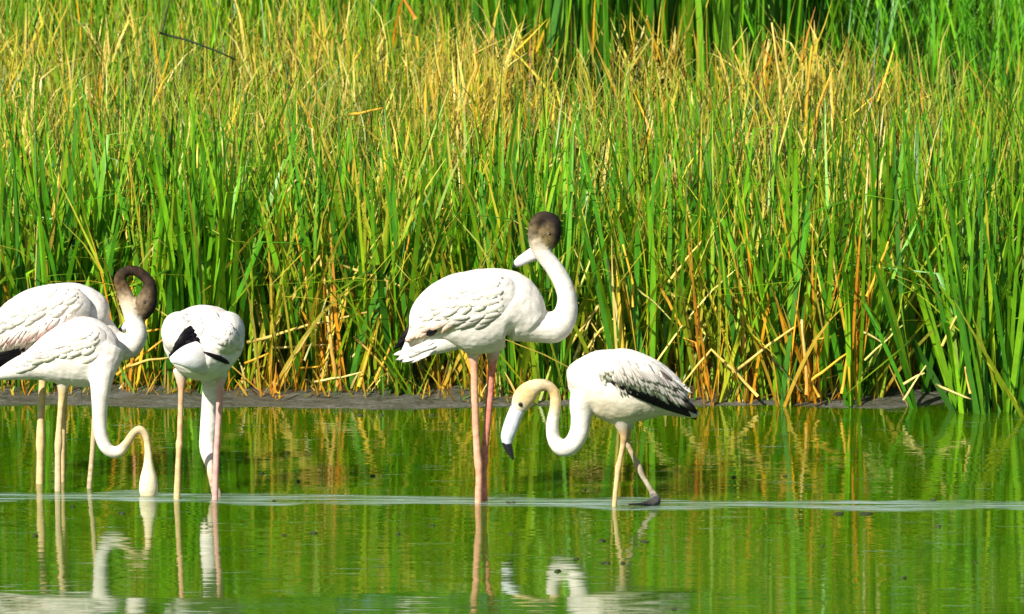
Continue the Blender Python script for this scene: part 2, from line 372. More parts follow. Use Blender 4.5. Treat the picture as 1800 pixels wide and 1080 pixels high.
# tall dark green cattails at the back and softer greenery to their right
parts = []
x, y = scatter(11000, -6.8, 6.8, 8.6, 15.5); px = np.array([PX(a, b) for a, b in zip(x, y)])
far = y > 12.8; s = ((px > 860) & (px < 1380)) | far; hs = np.where(far, 1.7, 0.95); parts.append(make('cattail', x[s], y[s], hs[s]))
s2 = ~s & (px > 1300); parts.append(make('soft', x[s2], y[s2], 1.0))
V, Fq, Cv = join_blades(parts)
o = link('cattails', np_mesh('cattails', V, Fq, Cv, M_MASS)); o['kind'] = 'stuff'; o['label'] = 'tall dark green cattails beyond the dry reeds'

# ---- front row: individual reed plants with leaf children
def leaf_lib(kind, n):
    out = []
    for i in range(n):
        v, f, c = make(kind, np.zeros(1), np.zeros(1))
        v[:, 2] -= 0.03
        out.append(np_mesh('leaf', v, f, c, M_LEAF))
    return out
LIB = {k: leaf_lib(k, n) for k, n in (('green', 26), ('lime', 20), ('straw', 18), ('ochre', 14))}
KIND_LABEL = {'green': 'fresh green reed', 'lime': 'yellow green reed', 'straw': 'dry straw reed', 'ochre': 'orange dead reed'}
PLACES = [(240, 'behind the leftmost flamingo pair'), (300, 'right of the leftmost flamingo pair'), (440, 'behind the flamingo showing its back'),
          (620, 'among fallen stalks left of tall flamingo'), (780, 'behind the tall flamingo tail'), (1000, 'behind the tall flamingo legs'),
          (1095, 'behind the walking flamingo neck'), (1235, 'behind the walking flamingo wing'), (1400, 'right of the walking flamingo'),
          (1545, 'around the rusty footed upright stalk'), (1665, 'around the open mud gap'), (9999, 'in the dense green right end')]
def plant_label(kind, px, q, tilt):
    place = next(t for e_, t in PLACES if px < e_); row = 'on the front edge' if q < 0.3 else 'set farther back'
    how = 'leaning left' if tilt < -0.05 else 'leaning right' if tilt > 0.05 else 'upright'
    lab = f'{KIND_LABEL[kind]} {how} {row} {place}'
    return lab, lab.replace(' reed ', ' reeds ')
# (photo x from, to, weights green, lime, straw, ochre)
ZONES = [(-60, 40, .8, .15, .03, .02), (40, 75, .1, .2, .2, .5), (75, 215, .82, .14, .02, .02), (215, 250, .1, .3, .3, .3), (250, 290, .3, .4, .2, .1), (290, 432, .93, .06, .01, .0), (432, 500, .05, .35, .38, .22),
         (500, 560, .3, .45, .15, .1), (560, 585, .1, .2, .35, .35), (585, 660, .6, .34, .04, .02), (660, 700, .08, .2, .3, .42), (700, 760, .5, .42, .05, .03), (760, 800, .1, .3, .35, .25), (800, 870, .4, .4, .1, .1), (870, 1000, .75, .22, .02, .01),
         (1000, 1040, .1, .3, .45, .15), (1040, 1120, .12, .36, .32, .2), (1120, 1225, .6, .38, .01, .01), (1225, 1265, .05, .2, .35, .4), (1265, 1310, .3, .4, .2, .1), (1310, 1345, .1, .25, .35, .3), (1345, 1400, .8, .16, .02, .02),
         (1400, 1440, .15, .3, .3, .25), (1440, 1475, .7, .2, .06, .04), (1475, 1500, .05, .2, .35, .4), (1500, 1565, .78, .18, .03, .01), (1565, 1600, .1, .3, .35, .25), (1600, 1650, .55, .3, .1, .05), (1650, 1860, .95, .05, .0, .0)]
KS = ['green', 'lime', 'straw', 'ochre']
def front_Y(px):
    """front line of the reeds on the bank"""
    base = ground_Y(np.interp(px, [0, 300, 700, 1200, 1500, 1650, 1700, 1800], [680, 682, 686, 695, 698, 704, 710, 713]), 0.05)
    return base
plants = 0; cand = []
for i in range(292):
    px = -40 + (i + rng.uniform(0, 1)) * 1890 / 292
    cand.append((px, rng.uniform(0, 1) ** 1.5))
for px, q in cand:
    z = next(zz for zz in ZONES if zz[0] <= px < zz[1]) if -60 <= px < 1860 else ZONES[-1]
    kind = KS[rng.choice(4, p=np.array(z[2:]) / sum(z[2:]))]
    y = front_Y(px) + 0.02 + q * 0.75 + 0.05 * math.sin(px * 0.05)
    gap = 1545 < px < 1600 or 1625 < px < 1665
    if gap and q < 0.6: y += 0.45
    x = (px - 900) * mpp(y)
    e = bpy.data.objects.new('reed_plant', None); COL.objects.link(e); e.empty_display_size = 0.05
    e.location = (x, y, ground_z(x, y) - 0.01); tilt = float(rng.choice([-1, 0, 1], p=(.3, .42, .28)) * rng.uniform(0.07, 0.17)); e.rotation_euler = (0, tilt, 0)
    lab, grp = plant_label(kind, px, q, tilt); tag(e, lab, 'reed', grp)
    for j in range(int(rng.integers(5, 9))):
        kk = kind if rng.uniform() < 0.82 else KS[rng.choice(4, p=(.35, .4, .15, .1))]
        lib = LIB[kk]; src = lib[rng.integers(len(lib))]
        l = link('leaf', src, e, (rng.normal(0, 0.022), rng.normal(0, 0.022), 0))
        s = rng.uniform(0.8, 1.12) * (1.0 if kk in ('green',) else 0.9)
        l.rotation_euler = (rng.normal(0, 0.07), rng.normal(0, 0.10), rng.normal(0, 0.5) + (math.pi if rng.uniform() < 0.5 else 0))
        l.scale = (1.0, 1.0, s)

parts = []
n = 900; pxs = rng.uniform(-60, 1680, n); ys_ = np.array([front_Y(p) for p in pxs]) - rng.uniform(-0.14, 0.12, n); xs_ = (pxs - 900) * mpp(3.2)
bb = np.array([(a, b, ground_z(a, b) - 0.005) for a, b in zip(xs_, ys_)]); keep = bb[:, 2] > 0.004; bb = bb[keep]; n = len(bb)
c = np.where(rng.uniform(0, 1, n)[:, None] < 0.45, pick(OCHRE, n), np.where(rng.uniform(0, 1, n)[:, None] < 0.6, pick(STRAW, n), pick(GREEN, n))) * 0.8
parts.append(blades(bb, rng.uniform(0.03, 0.20, n), rng.uniform(0.005, 0.013, n), rng.uniform(0, 6.28, n), np.abs(rng.normal(0.3, 0.6, n)), rng.uniform(-0.3, 0.8, n), np.ones(n) * 2, np.zeros(n), rng.normal(0, 0.9, n), c * 0.7, c, c, seg=3))
V, Fq, Cv = join_blades(parts)
o = link('stubble', np_mesh('stubble', V, Fq, Cv, M_MASS)); o['kind'] = 'stuff'; o['label'] = 'short reed stubble and litter along the muddy edge'
# ---- single bent and fallen stalks that stand out
def stalk(name, pts, width_px, Y, col, label, cat='stalk', col2=None, Yend=None, mat=M_STALK):
    """a flattened reed stalk through photo points, at depth Y (to Yend): real thickness"""
    P = []
    for i, (a, b) in enumerate(pts):
        yy = Y if Yend is None else Y + (Yend - Y) * i / (len(pts) - 1)
        P.append(at(a, b, yy))
    # subdivide
    Q = []
    for i in range(len(P) - 1):
        for k in range(3): Q.append(P[i].lerp(P[i + 1], k / 3))
    Q.append(P[-1])
    org = min(Q, key=lambda v: v.z).copy(); n = len(Q); Vv, Fc, Cc = [], [], []
    c1 = np.array(col); c2 = np.array(col2 if col2 else col)
    for i, q in enumerate(Q):
        t = i / (n - 1); T = (Q[min(i + 1, n - 1)] - Q[max(i - 1, 0)]).normalized()
        S = T.cross(FW).normalized(); D = S.cross(T).normalized()
        wob = S * rng.normal(0, 0.0015)
        r = width_px * 0.38 * mpp(Y) * (1 - 0.45 * t) * rng.uniform(0.92, 1.08)
        for k in range(6):
            an = k / 6 * 2 * math.pi
            Vv.append(q - org + wob + S * (math.cos(an) * r) + D * (math.sin(an) * r * 0.5)); Cc.append((c1 * (1 - t) + c2 * t) * rng.uniform(0.88, 1.1))
    for i in range(n - 1):
        for k in range(6):
            a = i * 6 + k; b = i * 6 + (k + 1) % 6; Fc.append((a, b, b + 6, a + 6))
    for s in (0, (n - 1) * 6):
        Fc.append((s, s + 1, s + 2, s + 3)); Fc.append((s, s + 3, s + 4, s + 5))
    me = np_mesh(name, np.array(Vv), np.array(Fc), np.array(Cc), mat)
    return tag(link(name, me, None, org), label, cat)
ST = (0.58, 0.42, 0.09); SO = (0.58, 0.33, 0.02); SD = (0.5, 0.21, 0.015); SP = (0.62, 0.50, 0.17); SK = (0.02, 0.035, 0.01)
Y1 = 3.26
STALKS = [
 ([(480, 577), (525, 510), (562, 450), (570, 488), (577, 522)], 8, Y1, ST, 'long pale stalk bent into a sharp peak left of the tall flamingo'),
 ([(434, 603), (540, 573), (665, 545)], 8, Y1 - .03, ST, 'longest pale stalk, leaning nearly flat beside the flamingo seen from behind'),
 ([(485, 676), (515, 632), (550, 577)], 7, Y1 - .06, ST, 'straight pale stalk leaning right from the mud below the flat stalk'),
 ([(535, 634), (556, 580), (575, 524)], 5, Y1 - .02, (0.45, 0.42, 0.15), 'thin olive stalk leaning right under the sharply peaked stalk'),
 ([(480, 612), (530, 609), (576, 606)], 6, Y1, SP, 'short whitish stalk lying level below the longest flat stalk'),
 ([(593, 680), (584, 620), (575, 556)], 11, Y1 - .08, SD, 'thick orange brown stalk standing at the mud edge, rusty at its foot', ST),
 ([(570, 662), (580, 604)], 6, Y1 - .05, SP, 'short whitish upright stalk beside the thick orange brown stalk'),
 ([(602, 467), (665, 488), (737, 516)], 7, Y1 + .02, ST, 'pale stalk sloping down to the right towards the tall flamingo back'),
 ([(660, 490), (648, 520)], 6, Y1, ST, 'short stub hanging below the pale sloping stalk'),
 ([(630, 680), (652, 610), (674, 540)], 9, Y1 - .07, SO, 'golden stalk leaning right near the tail of the tall flamingo'),
 ([(622, 592), (660, 630), (706, 674)], 7, Y1 - .04, ST, 'pale stalk sloping down right to the mud behind the tall flamingo tail', SO),
 ([(619, 628), (644, 608)], 6, Y1 - .03, SP, 'stub of pale reed crossing the stalk behind the tall flamingo tail'),
 ([(660, 668), (690, 600), (678, 585)], 7, Y1 - .05, SO, 'golden hooked stalk just left of the tall flamingo tail'),
 ([(528, 647), (585, 642)], 5, Y1 - .06, SO, 'thin golden stalk lying level just above the mud'),
 ([(552, 672), (600, 663), (640, 655)], 6, Y1 - .08, SP, 'whitish stalk lying on the mud at the foot of the reeds'),
 ([(705, 503), (700, 460), (690, 425)], 8, Y1 + .05, SO, 'upright golden stalk above the pale sloping stalk'),
 ([(708, 495), (720, 462), (731, 440)], 6, Y1 + .06, SO, 'golden stalk leaning right from the upright golden stalk'),
 ([(1000, 608), (1032, 566), (1063, 524)], 8, Y1, ST, 'pale stalk leaning right beside the tall flamingo chest'),
 ([(1008, 632), (1030, 580), (1050, 535)], 6, Y1 + .02, SP, 'thinner whitish stalk right under the one beside the chest'),
 ([(1025, 625), (1055, 580), (1085, 555)], 6, Y1 + .03, ST, 'curved straw stalk rising behind the walking flamingo back'),
 ([(1097, 618), (1082, 535), (1067, 455)], 8, Y1 - .02, SP, 'tall whitish stalk standing behind the walking flamingo back'),
 ([(1112, 540), (1113, 500), (1095, 430)], 7, Y1 + .03, SO, 'golden upright stalk right of the tall whitish stalk'),
 ([(1160, 503), (1182, 545), (1208, 592)], 9, Y1, SO, 'golden stalk sloping down right above the walking flamingo wing'),
 ([(1175, 496), (1206, 455), (1238, 420)], 7, Y1 + .04, ST, 'pale stalk leaning right, highest of the crossing stalks in the middle'),
 ([(1120, 508), (1150, 532), (1188, 572)], 5, Y1 + .02, (0.5, 0.48, 0.12), 'thin olive yellow stalk crossing the golden sloping stalk'),
 ([(1332, 697), (1290, 652), (1250, 615), (1222, 648), (1195, 682)], 8, Y1 - .05, ST, 'pale stalk folded into a wide tent shape right of the walking flamingo'),
 ([(1288, 656), (1350, 608), (1412, 565)], 8, Y1 - .04, ST, 'long pale stalk leaning right, crossing the folded tent shaped one'),
 ([(1418, 694), (1416, 630), (1409, 562)], 9, Y1 - .10, SD, 'upright stalk with rusty orange foot meeting the long leaning one', SP),
 ([(1440, 698), (1428, 675), (1420, 655)], 7, Y1 - .12, SO, 'short orange stub splayed right from the rusty footed stalk'),
 ([(1424, 670), (1455, 648), (1489, 622)], 8, Y1 - .11, SO, 'golden stalk leaning right from the rusty footed stalk'),
 ([(1480, 692), (1487, 645), (1491, 605), (1495, 690)], 8, Y1 - .10, SO, 'orange stalk folded into a narrow upright wedge at the mud edge'),
 ([(1350, 623), (1385, 660), (1416, 697)], 5, Y1 - .08, (0.16, 0.15, 0.05), 'dull brown stalk sloping down right to the rusty footed stalk'),
 ([(1588, 704), (1608, 672), (1628, 643)], 6, Y1 - .22, SP, 'whitish stalk leaning right out of the open mud gap'),
 ([(1588, 676), (1625, 655)], 7, Y1 - .12, SP, 'short whitish stalk lying across the open mud gap'),
 ([(1645, 677), (1675, 690), (1708, 702)], 7, Y1 - .24, SP, 'pale stalk lying on the mud beside the dense green reeds'),
 ([(1705, 692), (1700, 668), (1696, 645)], 6, Y1 - .2, ST, 'short upright pale stub before the dense green reeds'),
 ([(1508, 580), (1535, 592), (1560, 609)], 6, Y1 - .06, SP, 'short whitish stalk sloping right above the open mud gap'),
 ([(1520, 634), (1552, 604), (1587, 572)], 6, Y1 - .07, (0.5, 0.46, 0.12), 'olive yellow stalk leaning right above the open mud gap'),
 ([(1655, 608), (1680, 560), (1706, 520)], 7, Y1 - .1, ST, 'straw stalk leaning right in front of the dense green reeds'),
 ([(1426, 600), (1476, 590)], 5, Y1 - .04, SO, 'thin golden stalk lying level above the narrow orange wedge'),
 ([(1525, 522), (1545, 475), (1562, 425)], 8, Y1, SO, 'golden stalk leaning right high above the open mud gap'),
 ([(1416, 240), (1420, 160), (1427, 80)], 9, 5.6, SO, 'bright golden upright stalk among the upper reeds, the tallest of two'),
 ([(1428, 260), (1438, 190), (1464, 120)], 8, 5.5, SO, 'golden stalk leaning right beside the tallest golden upright one'),
 ([(1376, 250), (1370, 140), (1357, 40)], 8, 5.7, ST, 'pale upright stalk left of the bright golden ones'),
 ([(281, 58), (345, 76), (416, 105)], 6, 4.6, SK, 'dark bent reed stem lying level high in the reeds above the left flamingos'),
 ([(286, 56), (297, 0)], 5, 4.6, SK, 'dark upright stem meeting the end of the dark level one'),
 ([(731, 34), (720, 14), (706, -6)], 10, 6.6, SD, 'broad orange dead leaf tip at the top of the reeds'),
 ([(612, 202), (640, 198), (672, 190)], 7, 4.6, SO, 'golden leaf bent level high above the longest flat stalk'),
 ([(205, 660), (250, 625), (292, 592)], 8, Y1 - .02, SO, 'orange stalk leaning right between the left flamingos'),
 ([(225, 645), (262, 633), (300, 628)], 7, Y1 - .03, ST, 'pale stalk lying low beside the flamingo seen from behind'),
 ([(240, 585), (290, 578)], 7, Y1, SO, 'orange stalk lying level behind the brown headed flamingo neck'),
 ([(430, 640), (475, 620)], 6, Y1 - .05, SO, 'short orange stalk low beside the flamingo seen from behind'),
 ([(52, 490), (48, 440), (44, 395)], 10, Y1 + .05, SO, 'orange upright stalk behind the back of the leftmost flamingo'),
]
for s in STALKS:
    mx_ = sum(p[0] for p in s[0]) / len(s[0]); low = s[2] < 4
    stalk('reed_stalk', s[0], s[1], s[2] - Y1 + front_Y(mx_) + 0.0 + 0.10 * ((mx_ * 0.37) % 1) if low else s[2], s[3], s[5 - 1], col2=(s[5] if len(s) > 5 else None))

# ------------------------------------------------------------------ flamingos
def catmull(P, sub):
    P = np.array(P, float); out = []
    n = len(P)
    for i in range(n - 1):
        p0, p1, p2, p3 = P[max(i - 1, 0)], P[i], P[i + 1], P[min(i + 2, n - 1)]
        for k in range(sub):
            t = k / sub
            out.append(0.5 * ((2 * p1) + (-p0 + p2) * t + (2 * p0 - 5 * p1 + 4 * p2 - p3) * t * t + (-p0 + 3 * p1 - 3 * p2 + p3) * t ** 3))
    out.append(P[-1]); return np.array(out)
class Shape:
    """collects closed tubes given in photo pixels around depth Y0: rows (px, py, dY metres, half height px, half depth px, r, g, b)"""
    def __init__(s, Y0): s.Y0 = Y0; s.V = []; s.F = []; s.C = []; s.Rr = []
    def tube(s, rows, sub=6, seg=20, belly=None, side=None):
        full = []
        for r in rows:
            full.append(r)
        Q = catmull(full, sub); n = len(Q); o = len(s.V); k0 = mpp(s.Y0)
        P = [at(q[0], q[1], s.Y0 + q[2]) for q in Q]
        for i in range(n):
            T = (P[min(i + 1, n - 1)] - P[max(i - 1, 0)]).normalized()
            S = T.cross(FW)
            S = S.normalized() if S.length > 1e-3 else Vector((1, 0, 0))
            D = S.cross(T).normalized()
            a, b = max(Q[i][3], 0.5) * k0, max(Q[i][4], 0.5) * k0
            for j in range(seg):
                an = 2 * math.pi * j / seg
                v = P[i] + S * (math.cos(an) * a) + D * (math.sin(an) * b); s.V.append(v); s.Rr.append(a / k0)
                c = Q[i][5:8].clip(0, 1)
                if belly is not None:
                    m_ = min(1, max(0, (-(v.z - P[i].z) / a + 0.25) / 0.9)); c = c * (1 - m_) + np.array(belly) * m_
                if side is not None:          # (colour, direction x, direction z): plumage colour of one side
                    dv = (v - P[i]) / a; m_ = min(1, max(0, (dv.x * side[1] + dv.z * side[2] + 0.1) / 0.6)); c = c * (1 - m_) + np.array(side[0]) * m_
                s.C.append(c)
        for i in range(n - 1):
            for j in range(seg):
                j2 = (j + 1) % seg; s.F.append((o + i * seg + j, o + i * seg + j2, o + (i + 1) * seg + j2, o + (i + 1) * seg + j))
        for i, flip in ((0, 1), (n - 1, 0)):
            c = len(s.V); T = (P[1] - P[0]).normalized() * -1 if i == 0 else (P[-1] - P[-2]).normalized()
            s.V.append(P[i] + T * (min(Q[i][3], Q[i][4]) * k0 * 0.5)); s.C.append(Q[i][5:8].clip(0, 1)); s.Rr.append(Q[i][3])
            for j in range(seg):
                a, b = o + i * seg + j, o + i * seg + (j + 1) % seg
                s.F.append((c, b, a) if flip else (c, a, b))
    def blob(s, px, py, dY, rx, rz, ry, col, nu=24, nv=14, rot=0.0):
        """ellipsoid: rx, rz in photo px (sideways, up), ry metres in depth, rot degrees in the image plane"""
        c = at(px, py, s.Y0 + dY); k = mpp(s.Y0); o = len(s.V); ca, sa = math.cos(R(rot)), math.sin(R(rot))
        for i in range(nv + 1):
            ph = math.pi * i / nv
            for j in range(nu):
                th = 2 * math.pi * j / nu
                s.Rr.append(rx); x, y, z = math.sin(ph) * math.cos(th) * rx * k, math.sin(ph) * math.sin(th) * ry, math.cos(ph) * rz * k
                s.V.append(c + Vector((x * ca + z * sa, y, -x * sa + z * ca))); s.C.append(np.array(col))
        for i in range(nv):
            for j in range(nu):
                j2 = (j + 1) % nu; s.F.append((o + i * nu + j, o + (i + 1) * nu + j, o + (i + 1) * nu + j2, o + i * nu + j2))
    def build(s, name, org, mat, voxel=0.006, smooth=4, parent=None, fluff=0.0):
        me0 = bpy.data.meshes.new(name); bm = bmesh.new()
        vs = [bm.verts.new(v - org) for v in s.V]
        for f in s.F:
            try: bm.faces.new([vs[i] for i in f])
            except ValueError: pass
        bmesh.ops.remove_doubles(bm, verts=bm.verts, dist=1e-6)
        bmesh.ops.recalc_face_normals(bm, faces=bm.faces); bm.to_mesh(me0); bm.free()
        tmp = bpy.data.objects.new('remesh_source', me0); COL.objects.link(tmp)
        m = tmp.modifiers.new('r', 'REMESH'); m.mode = 'VOXEL'; m.voxel_size = voxel; m.adaptivity = 0
        m2 = tmp.modifiers.new('s', 'SMOOTH'); m2.factor = 0.5; m2.iterations = smooth
        dg = bpy.context.evaluated_depsgraph_get(); me = bpy.data.meshes.new_from_object(tmp.evaluated_get(dg))
        bpy.data.objects.remove(tmp); bpy.data.meshes.remove(me0); me.name = name
        kd = kdtree.KDTree(len(s.V))
        for i, v in enumerate(s.V): kd.insert(v - org, i)
        kd.balance()
        n = len(me.vertices); co = np.zeros(n * 3, np.float32); me.vertices.foreach_get('co', co); co = co.reshape(-1, 3)
        C4 = np.ones((n, 4), np.float32); Rv = np.zeros(n)
        for i in range(n):
            p = Vector(co[i]); j = p + (mnoise.noise_vector(p * 60) + mnoise.noise_vector(p * 140)) * 0.006
            hit = kd.find_n(j, 5); ws = [1 / (d + 0.004) for _, _, d in hit]; t = sum(ws)
            c = sum((np.array(s.C[q]) * w_ for (_, q, _), w_ in zip(hit, ws)), np.zeros(3)) / t
            lum = c.mean(); mot = 1 + min(1.0, max(0.0, (0.42 - lum) / 0.25)) * (0.75 * mnoise.noise(p * 55) + 0.5 * mnoise.noise(p * 130))
            C4[i, :3] = c * min(1.0, max(0.78, lum / 0.24)) * max(0.35, mot); Rv[i] = s.Rr[hit[0][1]]
        if fluff:
            nr = np.zeros(n * 3, np.float32); me.vertices.foreach_get('normal', nr); nr = nr.reshape(-1, 3)
            d = np.array([mnoise.noise(Vector(c) * 22) * 0.6 + mnoise.noise(Vector(c) * 55) * 0.4 for c in co])
            d = d * np.clip((Rv - 13) / 22, 0, 1); co = co + nr * (d * fluff)[:, None]; me.vertices.foreach_set('co', co.astype(np.float32).ravel())
        a = me.color_attributes.new('Col', 'FLOAT_COLOR', 'POINT'); a.data.foreach_set('color', C4.ravel())
        me.polygons.foreach_set('use_smooth', np.ones(len(me.polygons), bool)); me.materials.clear(); me.materials.append(mat); me.update()
        return link(name, me, parent)

W = (0.65, 0.61, 0.55); CR = (0.58, 0.47, 0.28); GY = (0.50, 0.50, 0.50); PK = (0.78, 0.56, 0.48)
BR = (0.03, 0.018, 0.01); TN = (0.42, 0.34, 0.20); LT = (0.58, 0.42, 0.20); LP = (0.62, 0.31, 0.20); LR = (0.52, 0.20, 0.14); LG = (0.42, 0.29, 0.15)
DK = (0.02, 0.016, 0.02); LW = (0.66, 0.52, 0.30)
def rows(*rs):
    """(px, py, dY, a, b, colour) -> flat rows"""
    return [(*r[:5], *r[5]) for r in rs]

def feather(wing, px, py, dY, Y0, ang, length, width, mat, org, col=None, tipcol=None, curl=0.15, tilt=0.0):
    """one vane: ang degrees clockwise from +x in the image; length and width in photo px"""
    k = mpp(Y0); d = RT * math.cos(R(ang)) - UP * math.sin(R(ang)); s = d.cross(FW).normalized(); base = at(px, py, Y0 + dY) - org
    Vv, Cc, Fc = [], [], []; n = 7
    for i in range(n):
        t = i / (n - 1); wd = width * k * 0.5 * (math.sin(math.pi * min(1, 0.18 + t * 0.82)) ** 0.55 if t < 1 else 0.05)
        c = base + d * (length * k * t) + FW * (curl * length * k * t * t + tilt * t * length * k)
        for j, (u, h) in enumerate(((-1, 0), (-0.12, -0.10), (0.12, -0.10), (1, 0))):
            Vv.append(c + s * (wd * u) + FW * (wd * h * 1.5))
            cc = np.array(col if col else DK)
            if tipcol is not None: cc = cc * (1 - t) + np.array(tipcol) * t
            Cc.append(cc * (0.8 if j in (1, 2) else 1.0))
    for i in range(n - 1):
        for j in range(3):
            a = i * 4 + j; Fc.append((a, a + 1, a + 5, a + 4))
    o = link('feather', np_mesh('feather', np.array(Vv), np.array(Fc), np.array(Cc), mat), wing)
    sm = o.modifiers.new('thickness', 'SOLIDIFY'); sm.thickness = 0.0015; sm.offset = 0
    return o

from mathutils.bvhtree import BVHTree
def surface(objs):
    """one BVH over the given meshes (in the bird's frame)"""
    V_, F_, o_ = [], [], 0
    for ob in objs:
        V_ += [v.co.copy() for v in ob.data.vertices]; F_ += [tuple(i + o_ for i in p.vertices) for p in ob.data.polygons]; o_ = len(V_)
    return BVHTree.FromPolygons(V_, F_)
def lay(wing, bvh, org, px, py, ang, length, width, col, tipcol=None, lift=0.002, tiplift=0.005, mat=None, edge=None, mid=None):
    """a vane lying on the plumage: each vertex is dropped on the surface under it and raised a little, more towards the tip"""
    ca, sa = math.cos(R(ang)), math.sin(R(ang)); n = 6; Vv, Cc, Fc = [], [], []; last = None
    for i in range(n):
        t = i / (n - 1); wd = width * 0.5 * (math.sin(math.pi * (0.05 + 0.85 * t)) ** 0.6 if i < n - 1 else 0.22)
        for j, u in enumerate((-1, 0, 1)):
            qx, qy = px + ca * length * t - sa * wd * u, py + sa * length * t + ca * wd * u
            o_ = at(qx, qy, -3.0) - org; d_ = (at(qx, qy, 3.0) - at(qx, qy, -3.0)).normalized()
            hit = bvh.ray_cast(o_, d_)
            if hit[0] is None:
                if last is None: return None
                p_ = o_ + d_ * ((last[0] - o_).dot(d_)); nr = last[1]
            else:
                p_, nr = hit[0], hit[1]
                if nr.dot(d_) > 0: nr = -nr
                last = (p_, nr)
            h = lift + (tiplift - lift) * t + (0.0012 if j == 1 else 0)
            Vv.append(p_ + nr * h * 0.6 - d_ * h * 0.5)
            c = np.array(col)
            if tipcol is not None: k_ = max(0, (t - 0.35) / 0.65); c = c * (1 - k_) + np.array(tipcol) * k_
            if mid is not None and j == 1: c = np.array(mid)
            if edge is not None and j != 1: c = np.array(edge)
            Cc.append(c)
    for i in range(n - 1):
        for j in range(2):
            a = i * 3 + j; Fc.append((a, a + 1, a + 4, a + 3))
    o = link('feather', np_mesh('feather', np.array(Vv), np.array(Fc), np.array(Cc), mat or M_PLUME), wing)
    sm = o.modifiers.new('thickness', 'SOLIDIFY'); sm.thickness = 0.0006; sm.offset = 0
    return o
def coverts(wing, bvh, org, path, rows_, ang0, ang1, length, width, seed, tint=(1, 1, 1), spread=0.06):
    """rows of pale body and wing feathers along a path, tail end first so that front ones overlap"""
    rr = random.Random(seed)
    for (off, n) in rows_:
        for i in range(n):
            t = 1 - (i + rr.uniform(0.2, 0.8)) / n
            x = np.interp(t, [k / (len(path) - 1) for k in range(len(path))], [p[0] for p in path]); y = np.interp(t, [k / (len(path) - 1) for k in range(len(path))], [p[1] for p in path])
            f_ = rr.uniform(1 - spread * 1.6, 1 + spread); c = tuple(w_ * f_ * tn for w_, tn in zip(W, tint))
            tip = tuple(v * rr.uniform(0.86, 1.0) for v in c)
            lay(wing, bvh, org, x + rr.uniform(-3, 3), y + off * (1 - 0.65 * t) + rr.uniform(-3, 3), ang0 + (ang1 - ang0) * t + rr.uniform(-9, 9), length * rr.uniform(0.8, 1.2), width * rr.uniform(0.85, 1.2), c, tip, -0.0006, 0.0012)

def bird(name_label, footpx, footpy):
    Y0 = ground_Y(footpy); org = at(footpx, footpy, Y0)
    e = bpy.data.objects.new('flamingo', None); COL.objects.link(e); e.location = org; e.empty_display_size = 0.1
    tag(e, name_label, 'flamingo', 'flamingos wading in the shallow water'); return e, Y0, org
def leg(S, pts, garter=True, white=W, col=LP, foot=True, d0=0.0, col2=None):
    """pts: (px, py, half width px); goes on below the surface to the bed with a webbed foot"""
    col2 = col2 or col; rs = []
    n = len(pts)
    for i, p in enumerate(pts):
        t = i / (n - 1); c = tuple(a * (1 - t) + b * t for a, b in zip(col, col2))
        rs.append((p[0], p[1], d0 + (p[3] if len(p) > 3 else 0), p[2], p[2], *(white if i == 0 and garter else c)))
    q = pts[-1]; rs.append((q[0], q[1] + 42, d0 + (q[3] if len(q) > 3 else 0), q[2] * 0.9, q[2] * 0.9, *col2))
    S.tube(rs, 5, 12)
    if foot:
        for a in (-16, 0, 16):
            S.tube([(q[0], q[1] + 42, d0, 5, 5, *col2), (q[0] + a * 0.8, q[1] + 44, d0 - 0.06, 4, 3, *col2), (q[0] + a * 1.3, q[1] + 46, d0 - 0.1, 2, 2, *col2)], 2, 8)
def ball(px, py, dY, r, Y0, org, mat, name, parent, sy=1.0):
    me = bpy.data.meshes.new(name); bm = bmesh.new(); bmesh.ops.create_uvsphere(bm, u_segments=12, v_segments=8, radius=r * mpp(Y0))
    for v in bm.verts: v.co.y *= sy
    bm.to_mesh(me); bm.free(); me.materials.append(mat); me.polygons.foreach_set('use_smooth', np.ones(len(me.polygons), bool))
    return link(name, me, parent, at(px, py, Y0 + dY) - org)

